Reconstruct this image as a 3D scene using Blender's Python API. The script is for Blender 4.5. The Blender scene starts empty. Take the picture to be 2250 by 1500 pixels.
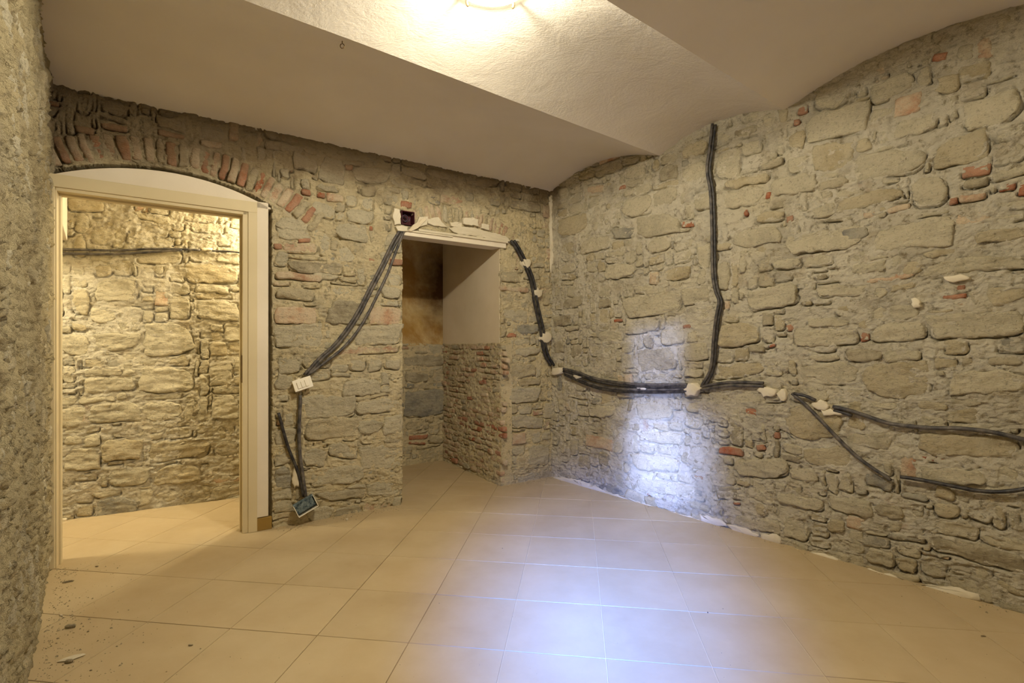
import bpy, math
import numpy as np
from mathutils import Vector, Matrix

SC = bpy.context.scene
COL = SC.collection

# ------------------------------------------------------------------ camera
FPX, HOR, CAMH = 1090.0, 758.4, 1.225
cam_d = bpy.data.cameras.new('camera')
cam = bpy.data.objects.new('camera', cam_d)
COL.objects.link(cam)
cam.location = (0, 0, CAMH)
cam.rotation_euler = (math.pi / 2, 0, 0)
cam_d.sensor_width = 36
cam_d.lens = 36 * FPX / 2250
cam_d.shift_y = (HOR - 750) / 2250
cam_d.clip_start = 0.02
SC.camera = cam

# ------------------------------------------------------------------ world, exposure
SC.view_settings.view_transform = 'Standard'
SC.view_settings.look = 'None'
SC.view_settings.gamma = 1
SC.view_settings.use_curve_mapping = False
SC.view_settings.exposure = 0.10
wd = bpy.data.worlds.new('world')
SC.world = wd
wd.use_nodes = True
wd.node_tree.nodes['Background'].inputs[0].default_value = (0.55, 0.65, 1.0, 1)
wd.node_tree.nodes['Background'].inputs[1].default_value = 0.12

LAMP_XY = (-.085, 2.03)
LAMP_MAIN = 30.0       # emission of the dish lamp in the middle vault
FILL_SIDE = 28.0       # watts, unseen fill light added further down the room


def area_light(name, loc, target, sx, sy, watts, col, spread=180):
    d = bpy.data.lights.new(name, 'AREA')
    d.shape = 'RECTANGLE'
    d.size, d.size_y, d.energy, d.color = sx, sy, watts, col
    d.spread = math.radians(spread)
    o = bpy.data.objects.new(name, d)
    COL.objects.link(o)
    o.location = loc
    o.rotation_euler = (Vector(target) - Vector(loc)).to_track_quat('-Z', 'Y').to_euler()
    return o


def point_light(name, loc, watts, col, r=0.1):
    d = bpy.data.lights.new(name, 'POINT')
    d.energy, d.color, d.shadow_soft_size = watts, col, r
    o = bpy.data.objects.new(name, d)
    COL.objects.link(o)
    o.location = loc
    return o


BLUE = (0.30, 0.42, 1.0)
BLUE_FLOOR = (0.07, 0.22, 1.0)
# daylight that comes in through the doorway behind the camera
area_light('daylight_beam', (-0.12, -0.42, 1.30), (1.08, 3.72, 0.74), 0.36, 1.25, 2.0, BLUE, 3)
area_light('daylight_beam_low', (-0.12, -0.42, 1.20), (1.13, 3.67, 0.36), 0.54, 0.66, 4.0, BLUE, 6)
area_light('daylight_spill', (-0.12, -0.45, 1.75), (0.42, 2.35, 0.0), 0.40, 0.4, 25, BLUE_FLOOR, 29)
# warm lamps of the next room
point_light('next_room_lamp', (-3.42, 2.62, 2.12), 66, (1.0, 0.93, 0.73), 0.07)
point_light('next_room_lamp_far', (-1.72, 4.0, 2.25), 44, (1.0, 0.93, 0.74), 0.07)
# lamp of the middle vault
point_light('middle_vault_lamp', (LAMP_XY[0], LAMP_XY[1], 2.668), 44, (1.0, 0.93, 0.79), 0.028)
dn = bpy.data.lights.new('middle_vault_downlight', 'SPOT')      # the dish throws most of its light downwards
dn.energy, dn.color, dn.shadow_soft_size, dn.spot_size, dn.spot_blend = 62, (1.0, 0.92, 0.76), 0.028, math.radians(177), 0.12
dno = bpy.data.objects.new('middle_vault_downlight', dn); COL.objects.link(dno); dno.location = (LAMP_XY[0], LAMP_XY[1], 2.667)
point_light('room_fill_light', (1.42, 0.41, 2.70), FILL_SIDE, (1.0, 0.89, 0.70), 0.14)  # unseen fill light, added to brighten the room and back wall

# ------------------------------------------------------------------ helpers
RNG = np.random.default_rng(11)


def vnoise(x, y, seed=0):
    xi = np.floor(x).astype(np.int64); yi = np.floor(y).astype(np.int64)
    fx = x - xi; fy = y - yi
    fx = fx * fx * fx * (fx * (fx * 6 - 15) + 10); fy = fy * fy * fy * (fy * (fy * 6 - 15) + 10)

    def h(a, b):
        n = (a * 374761393 + b * 668265263 + seed * 2147483647 + 974634777) & 0xFFFFFFFF
        n = ((n ^ (n >> 13)) * 1274126177) & 0xFFFFFFFF
        n = ((n ^ (n >> 16)) * 2246822519) & 0xFFFFFFFF
        return ((n ^ (n >> 15)) & 0xFFFFFF) / float(0xFFFFFF) * 2 - 1
    a = h(xi, yi); b = h(xi + 1, yi); c = h(xi, yi + 1); d = h(xi + 1, yi + 1)
    return (a * (1 - fx) + b * fx) * (1 - fy) + (c * (1 - fx) + d * fx) * fy


def fbm(x, y, seed=0, octs=4, gain=0.5, ridge=False):
    s = 0; a = 1.0; t = 0
    for k in range(octs):
        n = vnoise(x * 2 ** k + 17.3 * k, y * 2 ** k - 9.1 * k, seed + k * 31)
        if ridge: n = 1 - 2 * np.abs(n)
        s = s + a * n; t += a; a *= gain
    return s / t


def tag(o, label=None, cat=None, group=None, kind=None):
    if label: o['label'] = label
    if cat: o['category'] = cat
    if group: o['group'] = group
    if kind: o['kind'] = kind
    return o


def obj(name, me, mat=None, parent=None, loc=(0, 0, 0)):
    if mat is not None: me.materials.append(mat)
    o = bpy.data.objects.new(name, me)
    COL.objects.link(o)
    o.location = loc
    if parent: o.parent = parent
    return o


def empty(name, loc):
    o = bpy.data.objects.new(name, None)
    COL.objects.link(o)
    o.location = loc
    o.empty_display_size = 0.05
    return o


def mesh_np(name, V, F, smooth=True):
    """V (n,3) float, F (m,4) int quads (fast path)"""
    me = bpy.data.meshes.new(name)
    V = np.ascontiguousarray(V, dtype=np.float32); F = np.ascontiguousarray(F, dtype=np.int32)
    me.vertices.add(len(V)); me.vertices.foreach_set('co', V.ravel())
    me.loops.add(F.size); me.loops.foreach_set('vertex_index', F.ravel())
    me.polygons.add(len(F))
    me.polygons.foreach_set('loop_start', np.arange(0, F.size, F.shape[1], dtype=np.int32))
    me.polygons.foreach_set('loop_total', np.full(len(F), F.shape[1], dtype=np.int32))
    me.polygons.foreach_set('use_smooth', np.full(len(F), smooth))
    me.update(calc_edges=True)
    me.validate()
    return me


def mesh_py(name, V, F, smooth=False):
    me = bpy.data.meshes.new(name)
    me.from_pydata([tuple(v) for v in V], [], [tuple(f) for f in F])
    if smooth:
        for p in me.polygons: p.use_smooth = True
    me.update()
    return me


class Frame:
    """a wall plane: origin (x, y), unit direction along it, unit normal into the room"""
    def __init__(s, o, d, n):
        s.o = np.array(o, float); s.d = np.array(d, float); s.d /= np.linalg.norm(s.d)
        s.n = np.array(n, float); s.n /= np.linalg.norm(s.n)

    def P(s, u, z, h=0.0):
        u, z, h = np.broadcast_arrays(np.asarray(u, float), np.asarray(z, float), np.asarray(h, float))
        return np.stack([s.o[0] + s.d[0] * u + s.n[0] * h, s.o[1] + s.d[1] * u + s.n[1] * h, z], -1)

    def px(s, x, y, h=0.0):
        """where the sight line of photograph pixel x, y meets this wall: u, z"""
        k = (x - 1125.0) / FPX
        o = s.o + s.n * h
        u = (k * o[1] - o[0]) / (s.d[0] - k * s.d[1])
        Y = o[1] + s.d[1] * u
        return u, CAMH + (HOR - y) / FPX * Y

    def back(s, u, z):
        p = s.P(u, z)
        return 1125 + FPX * p[..., 0] / p[..., 1], HOR - FPX * (p[..., 2] - CAMH) / p[..., 1]


def floor_px(x, y, z=0.0):
    Y = (CAMH - z) * FPX / (y - HOR)
    return np.array([(x - 1125) / FPX * Y, Y, z])


DR = np.array([.641, -.7676]); DB = np.array([.8353, .5498])
LC = np.array([-2.534, 2.716]); RC = np.array([.369, 4.627])
BACK = Frame(LC, DB, (.5498, -.8353))
RIGHT = Frame(RC, DR, (-.7676, -.641))
LEFT = Frame(LC, DR, (.7676, .641))
FAR = Frame(np.array([-3.161, 3.463]) - np.array([.873, .487]) * 0.6, (.873, .487), (.487, -.873))


def boxmesh(V, F, c, sx, sy, sz, ax=None):
    """append a box to lists; c centre, s half sizes, ax 3x3 rows = local axes"""
    ax = np.eye(3) if ax is None else ax
    b = len(V)
    for k in range(8):
        q = np.array([sx if k & 1 else -sx, sy if k & 2 else -sy, sz if k & 4 else -sz])
        V.append(np.array(c) + q @ ax)
    for f in ((0, 2, 3, 1), (4, 5, 7, 6), (0, 1, 5, 4), (2, 6, 7, 3), (0, 4, 6, 2), (1, 3, 7, 5)):
        F.append([b + i for i in f])


def wall_axes(fr, rot=0.0):
    d = np.array([fr.d[0], fr.d[1], 0]); n = np.array([fr.n[0], fr.n[1], 0]); z = np.array([0, 0, 1.0])
    c, s = math.cos(rot), math.sin(rot)
    return np.array([d * c + z * s, n, z * c - d * s])


def bevel(o, w, seg=2):
    m = o.modifiers.new('bevel', 'BEVEL'); m.width = w; m.segments = seg; m.limit_method = 'ANGLE'
    return o


def wall_box(name, fr, u0, u1, z0, z1, h0, h1, mat, parent=None, bev=0.0):
    V = []; F = []
    c = fr.P((u0 + u1) / 2, (z0 + z1) / 2, (h0 + h1) / 2)
    boxmesh(V, F, (0, 0, 0), (u1 - u0) / 2, (h1 - h0) / 2, (z1 - z0) / 2, wall_axes(fr))
    o = obj(name, mesh_py(name, V, F), mat, parent, c)
    if bev: bevel(o, bev)
    return o


def tube(pts, r, n=8, cap=True, rough=0.0, seed=0):
    """smooth tube along a polyline (Catmull-Rom resampled)"""
    P = np.array(pts, float)
    Q = np.vstack([2 * P[0] - P[1], P, 2 * P[-1] - P[-2]])
    out = []
    for i in range(len(P) - 1):
        L = np.linalg.norm(P[i + 1] - P[i]); k = max(2, int(L / 0.02))
        for t in np.linspace(0, 1, k, endpoint=False):
            a, b, c, d = Q[i], Q[i + 1], Q[i + 2], Q[i + 3]
            out.append(.5 * (2 * b + (c - a) * t + (2 * a - 5 * b + 4 * c - d) * t * t + (3 * b - a - 3 * c + d) * t ** 3))
    out.append(P[-1]); C = np.array(out)
    T = np.gradient(C, axis=0); T /= np.linalg.norm(T, axis=1)[:, None] + 1e-9
    ref = np.array([0.13, 0.27, 0.95]); ref = ref if abs(T[0] @ ref) < .9 else np.array([1., 0, 0])
    V = []; F = []
    N = None
    for i in range(len(C)):
        N = np.cross(T[i], ref) if N is None else N - T[i] * (N @ T[i])
        N /= np.linalg.norm(N); B = np.cross(T[i], N)
        rr = r * (1 + rough * math.sin(i * 2.1 + seed))
        for k in range(n):
            a = 2 * math.pi * k / n
            V.append(C[i] + rr * (N * math.cos(a) + B * math.sin(a)))
    for i in range(len(C) - 1):
        for k in range(n):
            F.append((i * n + k, i * n + (k + 1) % n, (i + 1) * n + (k + 1) % n, (i + 1) * n + k))
    if cap:
        F.append(tuple(range(n))[::-1]); F.append(tuple((len(C) - 1) * n + k for k in range(n)))
    return V, F


# ------------------------------------------------------------------ materials
def srgb(r, g, b):
    f = lambda c: (c / 255 / 12.92) if c <= 10 else ((c / 255 + .055) / 1.055) ** 2.4
    return (f(r), f(g), f(b), 1)


class NT:
    def __init__(s, name, rough=0.9, spec=0.2):
        s.m = bpy.data.materials.new(name); s.m.use_nodes = True
        s.t = s.m.node_tree; s.b = s.t.nodes['Principled BSDF']
        s.b.inputs['Roughness'].default_value = rough
        s.b.inputs['Specular IOR Level'].default_value = spec
        s.geo = s.n('ShaderNodeNewGeometry')
        s.pos = s.geo.outputs['Position']

    def n(s, typ, **kw):
        x = s.t.nodes.new(typ)
        for k, v in kw.items():
            if k in x.inputs.keys():
                x.inputs[k].default_value = v
            else:
                setattr(x, k, v)
        return x

    def l(s, a, b): s.t.links.new(a, b)

    def noise(s, scale, detail=4, rough=.55, vec=None, dist=0.0):
        x = s.n('ShaderNodeTexNoise'); x.inputs['Scale'].default_value = scale
        x.inputs['Detail'].default_value = detail; x.inputs['Roughness'].default_value = rough
        x.inputs['Distortion'].default_value = dist
        s.l(vec or s.pos, x.inputs['Vector'])
        return x.outputs['Fac']

    def voro(s, scale, feature='DISTANCE_TO_EDGE', vec=None):
        x = s.n('ShaderNodeTexVoronoi', feature=feature); x.inputs['Scale'].default_value = scale
        s.l(vec or s.pos, x.inputs['Vector'])
        return x.outputs['Distance']

    def stretch(s, sx, sy, sz):
        x = s.n('ShaderNodeVectorMath', operation='MULTIPLY'); s.l(s.pos, x.inputs[0])
        x.inputs[1].default_value = (sx, sy, sz)
        return x.outputs[0]

    def ramp(s, fac, *stops):
        x = s.n('ShaderNodeValToRGB'); s.l(fac, x.inputs[0]); e = x.color_ramp.elements
        while len(e) < len(stops): e.new(.5)
        for el, (p, c) in zip(e, stops):
            el.position = p; el.color = c if hasattr(c, '__len__') else (c, c, c, 1)
        return x.outputs['Color']

    def mix(s, fac, a, b, mode='MIX'):
        x = s.n('ShaderNodeMix', data_type='RGBA', blend_type=mode)
        for sock, v in ((x.inputs[0], fac), (x.inputs[6], a), (x.inputs[7], b)):
            if hasattr(v, 'is_linked'): s.l(v, sock)
            else: sock.default_value = v
        return x.outputs[2]

    def math(s, op, a, b=0.0):
        x = s.n('ShaderNodeMath', operation=op)
        for i, v in enumerate((a, b)):
            if hasattr(v, 'is_linked'): s.l(v, x.inputs[i])
            else: x.inputs[i].default_value = v
        return x.outputs[0]

    def rnd(s):
        return s.n('ShaderNodeObjectInfo').outputs['Random']

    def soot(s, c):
        """old grime and shade painted along the back wall top, thickest over the door"""
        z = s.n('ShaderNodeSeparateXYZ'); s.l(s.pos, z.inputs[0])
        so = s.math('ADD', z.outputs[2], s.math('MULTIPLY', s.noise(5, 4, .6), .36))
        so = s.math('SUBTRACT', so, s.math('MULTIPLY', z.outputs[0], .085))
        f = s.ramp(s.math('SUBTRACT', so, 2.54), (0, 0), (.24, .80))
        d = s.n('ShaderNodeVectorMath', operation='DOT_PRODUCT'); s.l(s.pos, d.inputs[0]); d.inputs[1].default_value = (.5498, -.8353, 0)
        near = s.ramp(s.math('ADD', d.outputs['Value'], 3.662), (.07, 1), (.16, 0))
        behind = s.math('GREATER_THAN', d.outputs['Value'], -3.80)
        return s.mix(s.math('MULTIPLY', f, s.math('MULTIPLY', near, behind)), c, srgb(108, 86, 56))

    def col(s, c):
        if hasattr(c, 'is_linked'): s.l(c, s.b.inputs['Base Color'])
        else: s.b.inputs['Base Color'].default_value = c
        return s

    def bump(s, h, dist, strength=1.0):
        x = s.n('ShaderNodeBump'); x.inputs['Distance'].default_value = dist; x.inputs['Strength'].default_value = strength
        s.l(h, x.inputs['Height'])
        if s.b.inputs['Normal'].is_linked: s.l(s.b.inputs['Normal'].links[0].from_socket, x.inputs['Normal'])
        s.l(x.outputs[0], s.b.inputs['Normal'])
        return s


def mortar_mat(name, c1, c2, c3):
    t = NT(name, .95, .1)
    a = t.noise(1.7, 5, .6)
    c = t.ramp(a, (.3, c1), (.5, c2), (.7, c3))
    gp = t.noise(3.1, 6, .66, dist=.6)
    c = t.mix(t.ramp(gp, (.52, 0), (.66, .55)), c, srgb(176, 166, 142))
    yp = t.noise(7.5, 5, .62)
    c = t.mix(t.ramp(yp, (.30, .35), (.44, 0)), c, srgb(176, 150, 100))
    f = t.noise(26, 6, .7)
    c = t.mix(t.ramp(f, (.30, 1), (.46, 0)), c, srgb(150, 135, 104))
    rd = t.noise(4.2, 4, .62, dist=.4)
    c = t.mix(t.ramp(rd, (.66, 0), (.74, .5)), c, srgb(186, 148, 112))
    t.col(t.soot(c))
    st = t.stretch(1, 1, 1.8)
    t.bump(t.noise(38, 8, .72, st), .022, 1)
    t.bump(t.noise(150, 5, .7), .005, .9)
    t.bump(t.ramp(t.voro(34, vec=t.stretch(1, 1, 2.2)), (0, 0), (.06, 1)), .004, .35)
    return t.m


def stone_mat(name, base, alt, dust=srgb(214, 202, 168), amt=.55, streak=1.0):
    t = NT(name, .88, .2)
    a = t.noise(9, 6, .65, t.stretch(1, 1, 1.7))
    c = t.ramp(a, (.32, base), (.68, alt))
    r = t.rnd()
    c = t.mix(1.0, c, t.ramp(r, (0, .80), (1, 1.0)), 'MULTIPLY')
    d = t.noise(6.5, 7, .7)
    c = t.mix(t.math('MULTIPLY', t.ramp(d, (.34, 0), (.54, 1)), amt), c, dust)
    c = t.mix(t.ramp(t.noise(70, 4, .7), (.30, .55), (.46, 0)), c, srgb(118, 108, 88))
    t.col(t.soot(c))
    t.bump(t.noise(16, 7, .66, t.stretch(1, 1, 2.4)), .030 * streak, 1)
    t.bump(t.noise(90, 6, .7, t.stretch(1, 1, 1.5)), .007, .9)
    return t.m


def plaster_mat(name, c1, c2, rough=.9, bsc=60, bd=.001, big=0.0):
    t = NT(name, rough, .15)
    t.col(t.ramp(t.noise(2.5, 4, .55), (.3, c1), (.7, c2)))
    t.bump(t.noise(bsc, 4, .6), bd, .8)
    if big: t.bump(t.noise(7, 6, .6, t.stretch(1, 1.3, 1)), big, 1)
    return t.m


M = {}
M['mortar'] = mortar_mat('lime_mortar', srgb(222, 204, 156), srgb(230, 214, 172), srgb(210, 192, 148))
M['mortar_right'] = mortar_mat('lime_mortar_right', srgb(216, 204, 170), srgb(224, 214, 186), srgb(200, 189, 160))
M['mortar_left'] = mortar_mat('lime_mortar_left', srgb(198, 178, 132), srgb(206, 190, 148), srgb(182, 164, 124))
M['g'] = stone_mat('pale_stone', srgb(210, 198, 164), srgb(188, 177, 146), amt=.6)
M['o'] = stone_mat('ochre_stone', srgb(200, 182, 140), srgb(178, 162, 124), amt=.5)
M['d'] = stone_mat('grey_stone', srgb(170, 156, 124), srgb(148, 135, 106), amt=.55)
M['s'] = stone_mat('slate_stone', srgb(156, 152, 138), srgb(130, 128, 118), amt=.5)
M['b'] = stone_mat('red_brick', srgb(184, 92, 44), srgb(152, 72, 36), amt=.35, streak=.6)
M['p'] = stone_mat('dusty_brick', srgb(196, 150, 114), srgb(180, 130, 96), amt=.7, streak=.6)
M['plaster_white'] = plaster_mat('white_plaster', srgb(226, 214, 190), srgb(214, 202, 176), bd=.0008)
M['plaster_rough'] = plaster_mat('broken_white_plaster', srgb(216, 205, 178), srgb(200, 188, 158), bd=.004, bsc=45)
M['frame_paint'] = plaster_mat('cream_frame_paint', srgb(214, 198, 158), srgb(204, 188, 148), rough=.55, bd=.0004)
M['ochre_board'] = plaster_mat('ochre_skirting', srgb(158, 126, 62), srgb(140, 112, 56), rough=.5)


def ceiling_mat(k=1.0, nm='rough_ceiling_plaster'):
    t = NT(nm, .92, .1)
    t.col(t.ramp(t.noise(1.6, 4, .55), (.3, srgb(222, 213, 194)), (.7, srgb(214, 204, 183))))
    t.bump(t.noise(5.5, 7, .62, dist=.6), .008 * k, .9)
    t.bump(t.noise(60, 5, .65, t.stretch(1, 2, 1)), .0030 * k, .8)
    return t.m


def tile_mat():
    t = NT('beige_floor_tile', .42, .35)
    c = t.ramp(t.noise(3, 5, .6), (.3, srgb(180, 158, 118)), (.7, srgb(190, 169, 130)))
    c = t.mix(1.0, c, t.ramp(t.rnd(), (0, .93), (1, 1.0)), 'MULTIPLY')
    dust = t.noise(1.3, 6, .6)
    c = t.mix(t.ramp(dust, (.45, 0), (.7, .45)), c, srgb(204, 187, 148))
    t.col(c)
    r = t.ramp(t.noise(4, 5, .6), (.3, .38), (.7, .62)); t.l(r, t.b.inputs['Roughness'])
    t.bump(t.noise(30, 3, .5), .0006, .5)
    return t.m


def niche_mat():
    t = NT('stained_niche_plaster', .9, .15)
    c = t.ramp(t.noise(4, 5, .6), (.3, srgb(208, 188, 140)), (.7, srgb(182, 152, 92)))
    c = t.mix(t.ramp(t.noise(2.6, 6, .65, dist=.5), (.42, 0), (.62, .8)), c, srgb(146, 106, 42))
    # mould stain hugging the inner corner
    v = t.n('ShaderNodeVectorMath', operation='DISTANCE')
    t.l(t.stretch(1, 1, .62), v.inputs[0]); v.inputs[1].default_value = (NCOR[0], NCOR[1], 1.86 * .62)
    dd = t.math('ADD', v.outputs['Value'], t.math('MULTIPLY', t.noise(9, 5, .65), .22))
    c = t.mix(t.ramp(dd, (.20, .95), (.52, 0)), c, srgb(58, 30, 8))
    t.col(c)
    t.bump(t.noise(25, 5, .6), .003, .7)
    return t.m


NL, NR, NTOP, NDEP = 2.024, 2.915, 2.085, 1.16       # niche: left, right, top, depth
NCOR = BACK.P(NR, 0, -NDEP)
M['ceiling'] = ceiling_mat()
M['ceiling_smooth'] = ceiling_mat(.12, 'smooth_ceiling_plaster')
M['tile'] = tile_mat()
t = NT('grout', .9, .1); sx = t.n('ShaderNodeSeparateXYZ'); t.l(t.pos, sx.inputs[0])
gx = t.math('ADD', sx.outputs[0], t.math('MULTIPLY', t.noise(1.3, 3, .5), 1.2))
t.col(t.ramp(t.math('MULTIPLY', gx, .5), (.0, srgb(126, 98, 60)), (.34, srgb(214, 194, 150)))); M['grout'] = t.m
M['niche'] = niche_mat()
M['niche_side'] = plaster_mat('niche_side_plaster', srgb(218, 204, 174), srgb(206, 190, 156), bd=.0015)
t = NT('conduit_plastic', .55, .4); t.col(t.ramp(t.noise(22, 4, .6), (.35, srgb(44, 42, 42)), (.72, srgb(112, 104, 92))))
t.bump(t.noise(120, 2, .5), .002, .6); M['conduit'] = t.m
t = NT('black_conduit', .5, .4); t.col(t.ramp(t.noise(30, 4, .6), (.4, srgb(26, 25, 26)), (.75, srgb(84, 78, 70)))); M['conduit_dark'] = t.m
t = NT('blue_grey_plastic', .6, .3); t.col(t.ramp(t.noise(40, 5, .7), (.38, srgb(40, 58, 66)), (.66, srgb(128, 140, 138)))); M['boxblue'] = t.m
t = NT('white_plastic', .4, .4); t.col(srgb(236, 228, 206)); M['plastic'] = t.m
t = NT('dark_recess_plastic', .6, .3); t.col(srgb(70, 22, 26)); M['recess'] = t.m
t = NT('wire_purple', .5, .3); t.col(srgb(86, 76, 96)); M['wire'] = t.m
t = NT('rusty_metal', .6, .4); t.col(srgb(96, 74, 44)); t.b.inputs['Metallic'].default_value = .6; M['metal'] = t.m
t = NT('lamp_glass', .3, .4); t.col((1, 1, 1, 1))
t.b.inputs['Emission Color'].default_value = (1.0, 0.93, 0.80, 1); t.b.inputs['Emission Strength'].default_value = LAMP_MAIN
M['lamp'] = t.m
M['debris'] = stone_mat('rubble_crumbs', srgb(176, 158, 118), srgb(136, 112, 78), amt=.5)


# ------------------------------------------------------------------ rubble walls
def warp(q0, q1, seed, amp=1.0):
    du = amp * (.020 * fbm(q0 * 2.3, q1 * 2.3, seed + 5, 2) + .007 * fbm(q0 * 11, q1 * 13, seed + 6, 2))
    dz = amp * (.024 * fbm(q0 * 2.0, q1 * 2.6, seed + 7, 2) + .008 * fbm(q0 * 12, q1 * 15, seed + 8, 2))
    return q0 + du, q1 + dz


def unwarp(u, z, seed, amp=1.0):
    q0, q1 = np.array(u, float), np.array(z, float)
    for _ in range(4):
        a, b = warp(q0, q1, seed, amp); q0 = q0 + (u - a); q1 = q1 + (z - b)
    return q0, q1


def pack(u0, u1, z0, z1, stones, holes, rng, hmin=.045, hmax=.125, wmin=.07, wmax=.36, red=.06, c=.0125, dens=.88):
    """fill what the traced stones leave free with random courses; all in layout space"""
    nu, nz = int((u1 - u0) / c), int((z1 - z0) / c)
    uu = u0 + (np.arange(nu) + .5) * c; zz = z0 + (np.arange(nz) + .5) * c
    U, Z = np.meshgrid(uu, zz)
    occ = np.zeros((nz, nu), bool)
    for h in holes: occ |= h(U, Z)
    for s in stones:
        cu, cz, w, h, r = s['cu'], s['cz'], s['w'], s['h'], s['rot']
        a = (U - cu) * math.cos(r) + (Z - cz) * math.sin(r); b = -(U - cu) * math.sin(r) + (Z - cz) * math.cos(r)
        occ |= (abs(a) < w / 2 + .008) & (abs(b) < h / 2 + .008)
    out = []
    for j in range(nz):
        i = 0
        while i < nu:
            if occ[j, i]: i += 1; continue
            big = rng.random() < .16
            hh = int((rng.uniform(hmax, hmax * 1.6) if big else rng.uniform(hmin, hmax)) / c)
            ww = int(max(hh * c * .9, rng.uniform(wmin, wmax) * (1.0 if big else .8)) / c)
            k = i
            while k < nu and not occ[j, k] and k - i < ww: k += 1
            ww2 = k - i
            if nu - k < 3: ww2 = nu - i
            top = 0
            while top < hh and j + top < nz and not occ[j + top, i:i + ww2].any(): top += 1
            if ww2 < 2 or top < 2:
                occ[j:j + max(top, 1), i:i + max(ww2, 1)] = True; i += max(ww2, 1); continue
            occ[j:j + top, i:i + ww2] = True
            w, h = ww2 * c, top * c
            g = rng.uniform(.006, .013)
            p = rng.random()
            kind = 'g' if p < .62 else 'o' if p < .82 else 'd' if p < .88 else 's' if p < .91 else 'p' if p < .91 + red else 'g'
            if h < .07 and w < .13 and rng.random() < red: kind = 'b'
            if rng.random() > dens * (1.0 if w * h > .006 else .55): i += ww2; continue
            out.append(dict(cu=u0 + i * c + w / 2, cz=z0 + j * c + h / 2, w=w - g, h=h - g, rot=rng.normal(0, .035), kind=kind,
                            top=rng.normal(-.0045, .0055), rand=True))
            i += ww2
    return out


def wall_height(q0, q1, seed):
    """crust of mortar"""
    m = .011 * fbm(q0 * 5, q1 * 6, seed + 1, 4, .55)
    m = m + .0095 * fbm(q0 * 22, q1 * 32, seed + 2, 3, .6, True)
    m = m + .0050 * fbm(q0 * 70, q1 * 90, seed + 3, 2, .6)
    return m - .001


def ledges(q0, q1, seed, amp):
    ph = q1 * 8.5 + 1.5 * fbm(q0 * 2.6, q1 * 3.1, seed + 71, 3) + .35 * fbm(q0 * 14, q1 * 14, seed + 72, 2)
    m = np.clip((fbm(q0 * 3.3, q1 * 5.2, seed + 73, 3) + .12) * 3, 0, 1)
    ph2 = q1 * 23 + q0 * 3 + 1.3 * fbm(q0 * 6, q1 * 5, seed + 74, 3)
    return amp * m * ((ph - np.floor(ph)) - .5) + amp * .45 * ((ph2 - np.floor(ph2)) - .5) * np.clip(fbm(q0 * 5, q1 * 7, seed + 75, 2) * 4 + .3, 0, 1)


def sdf_rect(a, b, w, h, rad):
    x = abs(a) - w / 2 + rad; y = abs(b) - h / 2 + rad
    return np.hypot(np.maximum(x, 0), np.maximum(y, 0)) + np.minimum(np.maximum(x, y), 0) - rad


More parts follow.
